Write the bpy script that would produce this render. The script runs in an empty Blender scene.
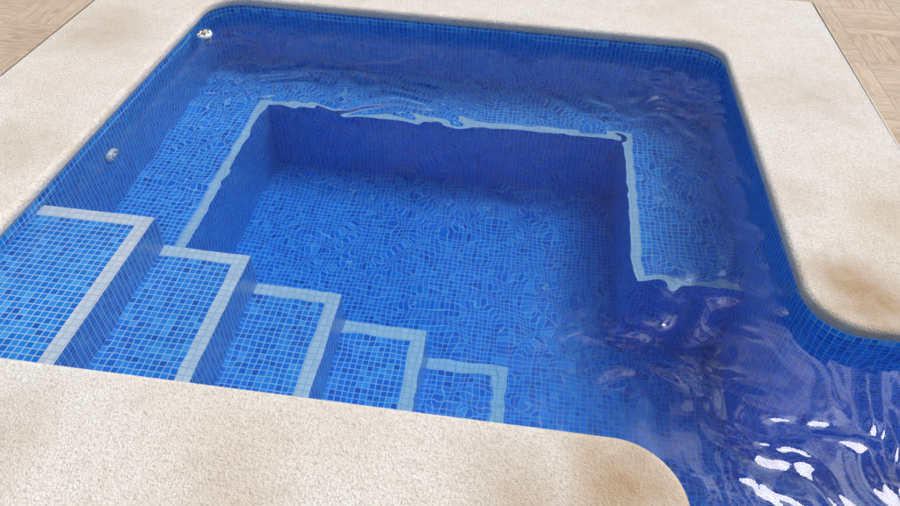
import bpy, bmesh, math, random
import numpy as np
from mathutils import Matrix, Vector
random.seed(4); rng=np.random.default_rng(7)
sc=bpy.context.scene
sc.view_settings.view_transform='Standard'; sc.view_settings.look='None'; sc.view_settings.exposure=0

W=-0.10            # water level
FLOOR=W-1.27
# ---------------------------------------------------------------- node helper
class N:
    def __init__(s,tree): s.t=tree; s.L=tree.links
    def n(s,typ,ins=None,**kw):
        nd=s.t.nodes.new(typ)
        for k,v in kw.items(): setattr(nd,k,v)
        if ins:
            for k,v in ins.items():
                if isinstance(v,bpy.types.NodeSocket): s.L.new(v,nd.inputs[k])
                else: nd.inputs[k].default_value=v
        return nd
    def m(s,op,a,b=None,c=None,clamp=False):
        ins={0:a}
        if b is not None: ins[1]=b
        if c is not None: ins[2]=c
        nd=s.n('ShaderNodeMath',ins,operation=op); nd.use_clamp=clamp
        return nd.outputs[0]
    def mix(s,f,a,b,bt='MIX'):
        nd=s.n('ShaderNodeMix',data_type='RGBA',blend_type=bt)
        for k,v in ((0,f),(6,a),(7,b)):
            if isinstance(v,bpy.types.NodeSocket): s.L.new(v,nd.inputs[k])
            else: nd.inputs[k].default_value=v
        return nd.outputs[2]
    def ramp(s,f,stops,interp='LINEAR'):
        nd=s.n('ShaderNodeValToRGB',{0:f}); cr=nd.color_ramp; cr.interpolation=interp
        while len(cr.elements)<len(stops): cr.elements.new(0.5)
        for e,(p,c) in zip(cr.elements,stops): e.position=p; e.color=(c[0],c[1],c[2],1)
        return nd.outputs[0]
    def rng(s,v,a,b,c,d,smooth=False):
        nd=s.n('ShaderNodeMapRange',{0:v,1:a,2:b,3:c,4:d})
        if smooth: nd.interpolation_type='SMOOTHSTEP'
        return nd.outputs[0]
def newmat(name):
    m=bpy.data.materials.new(name); m.use_nodes=True
    for nd in list(m.node_tree.nodes): m.node_tree.nodes.remove(nd)
    return m,N(m.node_tree)
def out(h,sh,slot=0):
    o=h.n('ShaderNodeOutputMaterial'); h.L.new(sh,o.inputs[slot]); return o

# ---------------------------------------------------------------- mosaics
def tile_mat(name,stops,grout,size=0.025,rough=0.12,gw=0.41,soft=0.035,varamt=0.3,gdark=.3):
    m,h=newmat(name)
    uv=h.n('ShaderNodeUVMap').outputs[0]
    wob=h.n('ShaderNodeTexNoise',{'Vector':uv,'Scale':7.0,'Detail':1.0}).outputs['Color']
    wv=h.n('ShaderNodeVectorMath',{0:wob,1:(0.5,0.5,0.5)},operation='SUBTRACT').outputs[0]
    wv=h.n('ShaderNodeVectorMath',{0:wv,'Scale':0.006},operation='SCALE').outputs[0]
    u2=h.n('ShaderNodeVectorMath',{0:uv,1:wv},operation='ADD').outputs[0]
    s=h.n('ShaderNodeVectorMath',{0:u2,'Scale':1/size},operation='SCALE').outputs[0]
    fl=h.n('ShaderNodeVectorMath',{0:s},operation='FLOOR').outputs[0]
    fr=h.n('ShaderNodeVectorMath',{0:s},operation='FRACTION').outputs[0]
    wn=h.n('ShaderNodeTexWhiteNoise',{0:fl},noise_dimensions='2D')
    sx=h.n('ShaderNodeSeparateXYZ',{0:fr})
    ax=h.m('ABSOLUTE',h.m('SUBTRACT',sx.outputs[0],0.5)); ay=h.m('ABSOLUTE',h.m('SUBTRACT',sx.outputs[1],0.5))
    mx=h.m('SMOOTH_MAX',ax,ay,0.05)
    g=h.rng(mx,gw,gw+soft,0,1)
    col=h.ramp(wn.outputs[0],stops,'CONSTANT')
    big=h.n('ShaderNodeTexNoise',{'Vector':uv,'Scale':2.6,'Detail':3.0}).outputs[0]
    col=h.mix(h.rng(big,.35,.7,0,varamt),col,(0.45,0.62,0.8,1),'MULTIPLY')
    gc=h.mix(h.rng(big,.3,.65,0,gdark),grout,(grout[0]*.4,grout[1]*.6,grout[2]*.8,1))
    fin=h.mix(g,col,gc)
    bmp=h.n('ShaderNodeBump',{'Strength':0.4,'Distance':0.0015,'Height':h.m('SUBTRACT',1,g)})
    rr=h.rng(g,0,1,rough,0.7)
    p=h.n('ShaderNodeBsdfPrincipled',{'Base Color':fin,'Roughness':rr,'Normal':bmp.outputs[0]})
    out(h,p.outputs[0]); return m
blues=[(0.0,(0.006,0.21,0.72)),(0.22,(0.008,0.255,0.77)),(0.44,(0.028,0.34,0.82)),(0.62,(0.004,0.175,0.65)),
       (0.76,(0.012,0.29,0.80)),(0.91,(0.07,0.44,0.87)),(0.97,(0.004,0.13,0.55))]
M_blue=tile_mat('mosaic_blue',blues,(0.42,0.66,0.83,1))
M_white=tile_mat('mosaic_white',[(0,(0.80,0.82,0.81)),(0.4,(0.73,0.77,0.78)),(0.8,(0.83,0.84,0.82))],(0.52,0.61,0.67,1),size=0.0275,varamt=.2)

# ---------------------------------------------------------------- coping stone
def coping_mat():
    m,h=newmat('coping_stone')
    pos=h.n('ShaderNodeNewGeometry').outputs['Position']
    def noise(sc_,d=4.0,r=.55,v=pos): return h.n('ShaderNodeTexNoise',{'Vector':v,'Scale':sc_,'Detail':d,'Roughness':r}).outputs[0]
    n1=noise(1.7,4); n2=noise(7,4,.65); n3=noise(95,3,.7); n5=noise(26,4,.7)
    vor=h.n('ShaderNodeTexVoronoi',{'Vector':pos,'Scale':210.0,'Randomness':1.0}).outputs['Distance']
    col=h.ramp(n1,[(0.3,(0.69,0.59,0.485)),(0.5,(0.73,0.655,0.57)),(0.72,(0.73,0.68,0.62))])
    col=h.mix(h.rng(n2,.46,.74,0,.38),col,(0.61,0.48,0.36,1))
    col=h.mix(h.rng(n5,.50,.72,0,.30),col,(0.50,0.39,0.29,1))
    wob=h.n('ShaderNodeTexNoise',{'Vector':pos,'Scale':4.0,'Detail':5.0,'Roughness':.65}).outputs['Color']
    wv=h.n('ShaderNodeVectorMath',{0:wob,1:(.5,.5,.5)},operation='SUBTRACT').outputs[0]
    wv=h.n('ShaderNodeVectorMath',{0:wv,'Scale':0.28},operation='SCALE').outputs[0]
    p2=h.n('ShaderNodeVectorMath',{0:pos,1:wv},operation='ADD').outputs[0]
    tot=None
    for (x,y,r,a) in [(1.17,1.66,.25,1.0),(0.36,0.90,.25,.9),(0.10,0.80,.22,.5),(-2.15,3.0,.35,.5),(1.45,2.1,.22,.3),(1.06,2.2,.14,.3),(1.3,3.0,.35,.25),(-1.3,.80,.22,.3),(-.6,.75,.2,.25),(-2.0,2.0,.25,.3)]:
        dd=h.n('ShaderNodeVectorMath',{0:p2,1:(x,y,0)},operation='DISTANCE').outputs['Value']
        f=h.rng(dd,r*1.25,0.0,0,a,True)
        tot=f if tot is None else h.m('MAXIMUM',tot,f)
    st=h.m('MULTIPLY',tot,h.rng(n2,.25,.65,.7,1.1),clamp=True)
    col=h.mix(st,col,(0.42,0.26,0.13,1))
    col=h.mix(h.rng(n3,.50,.68,0,.65),col,(0.42,0.33,0.25,1))
    col=h.mix(h.rng(vor,.0,.30,.55,0),col,(0.44,0.36,0.28,1))
    hh=h.m('ADD',h.m('MULTIPLY',vor,0.8),h.m('MULTIPLY',n3,1.4))
    b=h.n('ShaderNodeBump',{'Strength':0.9,'Distance':0.0035,'Height':hh})
    p=h.n('ShaderNodeBsdfPrincipled',{'Base Color':col,'Roughness':0.9,'Normal':b.outputs[0]})
    p.inputs['Specular IOR Level'].default_value=.25
    out(h,p.outputs[0]); return m
M_cop=coping_mat()

def deck_mat():
    m,h=newmat('deck_parquet_stone')
    pos=h.n('ShaderNodeNewGeometry').outputs['Position']
    C=0.34
    s=h.n('ShaderNodeVectorMath',{0:pos,'Scale':1/C},operation='SCALE').outputs[0]
    fl=h.n('ShaderNodeVectorMath',{0:s},operation='FLOOR').outputs[0]
    fr=h.n('ShaderNodeVectorMath',{0:s},operation='FRACTION').outputs[0]
    a=h.n('ShaderNodeSeparateXYZ',{0:fl}); f=h.n('ShaderNodeSeparateXYZ',{0:fr})
    par=h.m('GREATER_THAN',h.m('FLOORED_MODULO',h.m('ADD',a.outputs[0],a.outputs[1]),2.0),0.5)
    u=h.m('ADD',h.m('MULTIPLY',par,f.outputs[0]),h.m('MULTIPLY',h.m('SUBTRACT',1,par),f.outputs[1]))
    v=h.m('ADD',h.m('MULTIPLY',par,f.outputs[1]),h.m('MULTIPLY',h.m('SUBTRACT',1,par),f.outputs[0]))
    k=h.m('MULTIPLY',u,5.0); pid=h.m('FLOOR',k); pf=h.m('FRACT',k)
    idv=h.n('ShaderNodeCombineXYZ',{0:a.outputs[0],1:a.outputs[1],2:pid}).outputs[0]
    wn=h.n('ShaderNodeTexWhiteNoise',{0:idv},noise_dimensions='3D')
    gv=h.n('ShaderNodeCombineXYZ',{0:h.m('MULTIPLY',k,2.2),1:h.m('MULTIPLY',v,1.6),2:h.m('MULTIPLY',wn.outputs[0],50.0)}).outputs[0]
    gr=h.n('ShaderNodeTexNoise',{'Vector':gv,'Scale':2.4,'Detail':5.0,'Roughness':.7}).outputs[0]
    col=h.ramp(wn.outputs[0],[(0,(0.44,0.31,0.20)),(.5,(0.50,0.36,0.24)),(1,(0.55,0.41,0.28))])
    col=h.mix(h.rng(gr,.42,.66,0,.70),col,(0.27,0.175,0.105,1))
    big=h.n('ShaderNodeTexNoise',{'Vector':pos,'Scale':1.5,'Detail':3.0}).outputs[0]
    col=h.mix(h.rng(big,.35,.7,0,.4),col,(0.58,0.46,0.34,1))
    e1=h.rng(h.m('ABSOLUTE',h.m('SUBTRACT',pf,.5)),.44,.49,0,1)
    e2=h.rng(h.m('ABSOLUTE',h.m('SUBTRACT',v,.5)),.485,.497,0,1)
    e=h.m('MAXIMUM',e1,e2)
    col=h.mix(h.m('MULTIPLY',e,.35),col,(0.18,0.12,0.08,1))
    hh=h.m('SUBTRACT',h.m('MULTIPLY',gr,.5),e)
    b=h.n('ShaderNodeBump',{'Strength':0.5,'Distance':0.003,'Height':hh})
    p=h.n('ShaderNodeBsdfPrincipled',{'Base Color':col,'Roughness':0.75,'Normal':b.outputs[0]})
    out(h,p.outputs[0]); return m
M_deck=deck_mat()
def simple(name,col,rough,ns=30,amt=.3,dark=None):
    m,h=newmat(name)
    pos=h.n('ShaderNodeNewGeometry').outputs['Position']
    n=h.n('ShaderNodeTexNoise',{'Vector':pos,'Scale':ns,'Detail':4.0}).outputs[0]
    d=dark or tuple(c*.5 for c in col)
    c=h.mix(h.rng(n,.35,.7,0,amt),(*col,1),(*d,1))
    p=h.n('ShaderNodeBsdfPrincipled',{'Base Color':c,'Roughness':rough}); out(h,p.outputs[0]); return m
M_ground=simple('grass_ground',(0.07,0.11,0.035),.95,3,.8)
M_plastic=simple('fitting_plastic',(0.80,0.80,0.76),.35,40,.15)
M_dark=simple('fitting_dark',(0.05,0.035,0.025),.5)
M_brown=simple('fitting_aged',(0.50,0.36,0.22),.5,60,.7)

# ---------------------------------------------------------------- outlines
def rounded(pts,r,seg=14):
    n=len(pts); o=[]
    for i in range(n):
        p=Vector(pts[i]); a=Vector(pts[i-1]); b=Vector(pts[(i+1)%n])
        rr=r[i] if isinstance(r,(list,tuple)) else r
        if rr<=0: o.append(p); continue
        d1=(a-p).normalized(); d2=(b-p).normalized()
        c=p+d1*rr+d2*rr; s=p+d1*rr; e=p+d2*rr
        a0=math.atan2(s.y-c.y,s.x-c.x); a1=math.atan2(e.y-c.y,e.x-c.x)
        da=(a1-a0+math.pi)%(2*math.pi)-math.pi
        for k in range(seg+1):
            t=a0+da*k/seg; o.append(Vector((c.x+rr*math.cos(t),c.y+rr*math.sin(t))))
    return o
FL,FRY,RY=3.53,3.45,1.53
EDGE=[(-1.771,1.034),(-1.771,FL),(.987,FRY),(.987,RY),(5.5,RY),(5.5,-4.0),(.528,-4.0),(.528,1.034)]
RAD=[.18,.18,.18,.18,.18,.18,.18,.19]
o=.03
WALL=[(-1.771-o,1.034-o),(-1.771-o,FL+o),(.987+o,FRY+o),(.987+o,RY+o),(5.5+o,RY+o),(5.5+o,-4.0-o),(.528-o,-4.0-o),(.528-o,1.034-o)]
WRAD=[.2,.2,.2,.16,.2,.2,.2,.17]
OUT=[(-2.40,.40),(-2.40,4.14),(1.605,4.08),(1.605,2.13),(6.12,2.13),(6.12,-4.62),(-.09,-4.62),(-.09,.40)]
OIN=[(-2.32,.48),(-2.32,4.0),(1.52,4.0),(1.52,2.03),(6.04,2.03),(6.04,-4.54),(-.01,-4.54),(-.01,.48)]

def filled(name,loops,z,ext,bev,mat):
    cu=bpy.data.curves.new(name,'CURVE'); cu.dimensions='2D'; cu.fill_mode='BOTH'
    cu.extrude=ext; cu.bevel_depth=bev; cu.bevel_resolution=6; cu.offset=-bev if bev else 0
    for lp in loops:
        s=cu.splines.new('POLY'); s.points.add(len(lp)-1); s.use_cyclic_u=True
        for p,q in zip(s.points,lp): p.co=(q[0],q[1],0,1)
    t=bpy.data.objects.new(name+'_c',cu); sc.collection.objects.link(t)
    dg=bpy.context.evaluated_depsgraph_get(); dg.update()
    me=bpy.data.meshes.new_from_object(t.evaluated_get(dg)); bpy.data.objects.remove(t)
    ob=bpy.data.objects.new(name,me); ob.location.z=z; sc.collection.objects.link(ob)
    me.materials.clear(); me.materials.append(mat)
    return ob
cop=filled('pool_coping',[rounded(OUT,.01,2),rounded(EDGE,RAD,20)],-.0275,.0045,.023,M_cop)
for p in cop.data.polygons: p.use_smooth=abs(p.normal.z)<.98
B=22
deck=filled('paved_deck',[[(-B,-B),(B,-B),(B,B),(-B,B)],OIN],-.022,0,0,M_deck)
G=400
gr=filled('ground',[[(-G,-G),(G,-G),(G,G),(-G,G)],OIN],-.06,0,0,M_ground)

# ---------------------------------------------------------------- tiled shell
shell=bpy.data.objects.new('swimming_pool',None); sc.collection.objects.link(shell)
def quadmesh(name,quads,parent=shell):
    me=bpy.data.meshes.new(name); vs=[];fs=[]
    for q in quads:
        b=len(vs); vs+= [tuple(p) for p in q[0]]; fs.append(tuple(range(b,b+len(q[0]))))
    me.from_pydata(vs,[],fs); me.materials.append(M_blue); me.materials.append(M_white)
    uvl=me.uv_layers.new(name='UVMap')
    for pi,p in enumerate(me.polygons):
        p.material_index=quads[pi][2]
        for k,li in enumerate(p.loop_indices):
            co=me.vertices[me.loops[li].vertex_index].co
            if quads[pi][1]: uv=quads[pi][1][k]
            else:
                n=p.normal
                uv=(co.x,co.y) if abs(n.z)>.7 else ((co.y,co.z) if abs(n.x)>.7 else (co.x,co.z))
            uvl.data[li].uv=(uv[0]+20,uv[1]+20)
    ob=bpy.data.objects.new(name,me); sc.collection.objects.link(ob); ob.parent=parent
    return ob
wl=rounded(WALL,WRAD,14); q=[]; s=0
for i in range(len(wl)):
    a=wl[i]; b=wl[(i+1)%len(wl)]; L=(b-a).length
    zt,zb=-.0395,FLOOR-.05
    q.append(([(a.x,a.y,zt),(b.x,b.y,zt),(b.x,b.y,zb),(a.x,a.y,zb)],[(s,zt),(s+L,zt),(s+L,zb),(s,zb)],0)); s+=L
walls=quadmesh('pool_walls',q)
quadmesh('pool_floor',[([(-1.85,-4.1,FLOOR),(5.6,-4.1,FLOOR),(5.6,3.58,FLOOR),(-1.85,3.58,FLOOR)],None,0)])
def Hq(x0,y0,x1,y1,z,m): return ([(x0,y0,z),(x1,y0,z),(x1,y1,z),(x0,y1,z)],None,m)
def Vx(x,y0,y1,z0,z1,m): return ([(x,y0,z0),(x,y1,z0),(x,y1,z1),(x,y0,z1)],None,m)
def Vy(y,x0,x1,z0,z1,m): return ([(x0,y,z0),(x1,y,z0),(x1,y,z1),(x0,y,z1)],None,m)
Y0=1.805; sw=.055; q=[]; px=-1.85; NW=.98
for i in range(5):
    cx=-1.348+.352*i; z=W-.035-.245*i; zn=z-.245 if i<4 else FLOOR
    q+=[Hq(px,NW,cx-sw,Y0-sw,z,0),Hq(cx-sw,NW,cx,Y0,z,1),Hq(px,Y0-sw,cx-sw,Y0,z,1)]
    q+=[Vx(cx,NW,Y0,zn,z,0),Vy(Y0,px,cx,FLOOR,z,0)]
    px=cx
quadmesh('entry_steps',q)
sw=.045
zb=W-.62; bl,bf,br,be=-1.40,3.115,.555,2.12; q=[]
q+=[Hq(-1.85,Y0,bl-sw,bf+sw,zb,0),Hq(bl-sw,Y0,bl,bf+sw,zb,1),
    Hq(-1.85,bf+sw,1.07,3.58,zb,0),Hq(bl,bf,br,bf+sw,zb,1),
    Hq(br,be,br+sw,bf+sw,zb,1),Hq(br+sw,be,1.07,be+sw,zb,1),Hq(br+sw,be+sw,1.07,bf+sw,zb,0),
    Vx(bl,Y0,bf,FLOOR,zb,0),Vy(bf,bl,br,FLOOR,zb,0),Vx(br,be,bf,FLOOR,zb,0),Vy(be,br,1.07,FLOOR,zb,0)]
quadmesh('bench_seat',q)

# ---------------------------------------------------------------- water
xs=np.concatenate([np.arange(-1.855,2.1,.010),np.arange(2.1,5.56,.03)])
ys=np.concatenate([np.arange(-4.06,.5,.03),np.arange(.5,3.585,.010)])
X,Y=np.meshgrid(xs,ys)
def vnoise(X,Y,sc_,seed):
    r=np.random.default_rng(seed); o_=np.zeros_like(X)
    for i in range(12):
        a=r.uniform(0,2*math.pi); k=2*math.pi/sc_*r.uniform(.6,1.5)
        o_+=np.sin(k*(X*math.cos(a)+Y*math.sin(a))+r.uniform(0,6.28))
    return o_/math.sqrt(6)
wx=X+.05*vnoise(X,Y,.7,1)+.012*vnoise(X,Y,.22,11); wy=Y+.05*vnoise(X,Y,.6,2)+.012*vnoise(X,Y,.25,12)
def waves(n,l0,l1,ang,spread,slope,seed,X=wx,Y=wy):
    r=np.random.default_rng(seed); h=np.zeros_like(X)
    for i in range(n):
        l=math.exp(r.uniform(math.log(l0),math.log(l1))); k=2*math.pi/l
        a=math.radians(ang)+r.normal(0,1)*math.radians(spread)
        h+=(slope/k)*np.sin(k*(X*math.cos(a)+Y*math.sin(a))+r.uniform(0,6.28))
    return h*math.sqrt(2/n)
def sm(v,a,b):
    t=np.clip((v-a)/(b-a),0,1); return t*t*(3-2*t)
calm=.28+.72*np.maximum(sm(X+.35*(Y-1.8),-1.2,.5)*.28, sm(Y,2.1,2.8)*.70)
right=sm(X+.12*vnoise(X,Y,.8,5),.25,.85)*1.0
patch=.55+.45*np.clip(.5+.7*vnoise(X,Y,.9,8),0,1.4)
Hh = waves(26,.10,.45,70,45,.054,21)*calm*patch
Hh+= waves(22,.055,.13,90,60,.043,22)*calm*patch
Hh+= waves(24,.08,.30,15,40,.074,23)*right*patch
Hh+= waves(18,.04,.09,40,70,.040,24)*right*np.clip(vnoise(X,Y,.5,9),0,1.2)
far=np.exp(-((Y-2.95-.10*X)/.30)**2)
Hh+= waves(12,.07,.20,95,14,.064,25)*far*patch
fade=np.where(X>2.15,.6,1)*np.where(Y<.45,.6,1)
Z=W+Hh*fade
nx,ny=len(xs),len(ys)
verts=np.stack([X.ravel(),Y.ravel(),Z.ravel()],1)
faces=[]
for j in range(ny-1):
    yc=(ys[j]+ys[j+1])/2
    for i in range(nx-1):
        xc=(xs[i]+xs[i+1])/2
        if (yc>.915 and xc<1.11) or (yc<RY+.12 and xc>.41):
            b=j*nx+i; faces.append((b,b+1,b+nx+1,b+nx))
me=bpy.data.meshes.new('pool_water'); me.from_pydata(verts.tolist(),[],faces)
bm=bmesh.new(); bm.from_mesh(me)
bmesh.ops.delete(bm,geom=[v for v in bm.verts if not v.link_faces],context='VERTS')
for f in bm.faces: f.smooth=True
be_=[e for e in bm.edges if e.is_boundary]
r=bmesh.ops.extrude_edge_only(bm,edges=be_)
nv=[g for g in r['geom'] if isinstance(g,bmesh.types.BMVert)]
for v in nv: v.co.z=FLOOR-.2
ne=[e for e in bm.edges if e.is_boundary]
bmesh.ops.edgeloop_fill(bm,edges=ne)
bmesh.ops.recalc_face_normals(bm,faces=bm.faces)
for f in bm.faces:
    if abs(f.normal.z)<.3 or len(f.verts)>4: f.smooth=False
for e in be_:
    if e.is_valid: e.smooth=False
bm.to_mesh(me); bm.free()
water=bpy.data.objects.new('pool_water',me); sc.collection.objects.link(water)
m,h=newmat('water')
p=h.n('ShaderNodeBsdfGlass',{'Color':(1,1,1,1),'Roughness':0.0,'IOR':1.333})
va=h.n('ShaderNodeVolumeAbsorption',{'Color':(0.03,0.68,0.98,1),'Density':0.48})
oo=out(h,p.outputs[0]); h.L.new(va.outputs[0],oo.inputs[1])
me.materials.append(m)
print('water verts',len(me.vertices))

# ---------------------------------------------------------------- fittings
def lathe(name,prof,mat,parent,seg=40,mtx=Matrix()):
    bm=bmesh.new(); rings=[]
    for (r_,z_) in prof:
        rings.append([bm.verts.new((r_*math.cos(2*math.pi*k/seg),r_*math.sin(2*math.pi*k/seg),z_)) for k in range(seg)])
    for a,b in zip(rings,rings[1:]):
        for k in range(seg): bm.faces.new((a[k],a[(k+1)%seg],b[(k+1)%seg],b[k]))
    bm.faces.new(rings[-1]); bm.faces.new(rings[0][::-1])
    bmesh.ops.recalc_face_normals(bm,faces=bm.faces)
    me=bpy.data.meshes.new(name); bm.to_mesh(me); bm.free(); me.materials.append(mat)
    for p_ in me.polygons: p_.use_smooth=True
    ob=bpy.data.objects.new(name,me); sc.collection.objects.link(ob); ob.parent=parent; ob.matrix_local=mtx; return ob
def inlet(loc,rot):
    e=bpy.data.objects.new('pool_return_inlet',None); sc.collection.objects.link(e); e.location=loc; e.rotation_euler=rot
    lathe('flange',[(.042,-.004),(.042,.010),(.038,.018),(.024,.022),(.021,.018),(.019,.006)],M_plastic,e)
    lathe('eyeball',[(.0185,.004),(.0180,.018),(.014,.027),(.007,.030),(.006,.020)],M_plastic,e)
    lathe('nozzle',[(.0058,.018),(.0058,.0305)],M_dark,e)
inlet((-1.799,2.27,W-.21),(0,math.radians(90),0))
e=bpy.data.objects.new('floating_chlorine_dispenser',None); sc.collection.objects.link(e)
e.location=(-1.735,3.24,W+.004); e.rotation_euler=(math.radians(6),math.radians(-5),0)
lathe('float_ring',[(.020,-.012),(.034,-.016),(.041,-.004),(.039,.008),(.030,.013),(.022,.009)],M_plastic,e)
lathe('basket',[(.018,-.07),(.0205,-.02),(.0215,.0),(.019,.0085)],M_brown,e)
lathe('cap',[(.014,.0085),(.0135,.016),(.010,.019)],M_brown,e)
for k in range(6):
    a=k*math.pi/3; lathe('vent_%d'%k,[(.0055,.008),(.0050,.0137)],M_dark,e,12,Matrix.Translation((.028*math.cos(a),.028*math.sin(a),0)))

# ---------------------------------------------------------------- light: sun behind thin, broken cloud
az=math.radians(56); el=math.radians(59)
sv=Vector((math.sin(az)*math.cos(el),math.cos(az)*math.cos(el),math.sin(el)))
sun=bpy.data.lights.new('sun','SUN'); sun.energy=2.1; sun.angle=math.radians(17); sun.color=(1,.955,.89)
so=bpy.data.objects.new('sun',sun); sc.collection.objects.link(so); so.rotation_euler=sv.to_track_quat('Z','Y').to_euler()
w=bpy.data.worlds.new('World'); sc.world=w; w.use_nodes=True
for nd in list(w.node_tree.nodes): w.node_tree.nodes.remove(nd)
h=N(w.node_tree)
sky=h.n('ShaderNodeTexSky',sky_type='NISHITA'); sky.sun_disc=False; sky.sun_elevation=el; sky.sun_rotation=az
d=h.n('ShaderNodeTexCoord').outputs['Generated']
c1=h.n('ShaderNodeTexNoise',{'Vector':d,'Scale':2.6,'Detail':6.0,'Roughness':.6}).outputs[0]
c2=h.n('ShaderNodeTexNoise',{'Vector':d,'Scale':6.5,'Detail':6.0,'Roughness':.6,'Distortion':.8}).outputs[0]
cl=h.rng(c1,.46,.74,.03,.75,True)
col=h.mix(cl,sky.outputs[0],(6.6,7.0,7.5,1))
dt=h.n('ShaderNodeVectorMath',{0:d,1:tuple(sv)},operation='DOT_PRODUCT').outputs['Value']
au=h.m('POWER',h.m('MAXIMUM',dt,0.0),18.0)
au=h.m('MULTIPLY',au,h.rng(c2,.44,.62,.04,1,True))
au=h.m('MULTIPLY',au,90.0)
glow=h.n('ShaderNodeVectorMath',{0:(.95,1,1),'Scale':au},operation='SCALE').outputs[0]
tot=h.n('ShaderNodeVectorMath',{0:col,1:glow},operation='ADD').outputs[0]
bg=h.n('ShaderNodeBackground',{'Color':tot,'Strength':.125})
ow=h.n('ShaderNodeOutputWorld'); h.L.new(bg.outputs[0],ow.inputs[0])

# ---------------------------------------------------------------- camera
Xc=Vector((.9906,-.1093,.0821)); Yc=Vector((.1348,.6824,-.7185))
Xc.normalize(); Yc=(Yc-Xc*Yc.dot(Xc)).normalized(); Zc=Xc.cross(Yc)
R=Matrix((Xc,Yc,Zc))
cam=bpy.data.cameras.new('camera'); cam.sensor_width=36; cam.lens=677/900*36; cam.clip_end=2000; cam.clip_start=.05
co=bpy.data.objects.new('camera',cam); sc.collection.objects.link(co)
co.matrix_world=Matrix.Translation((0,0,1.6)) @ R.to_4x4()
sc.camera=co
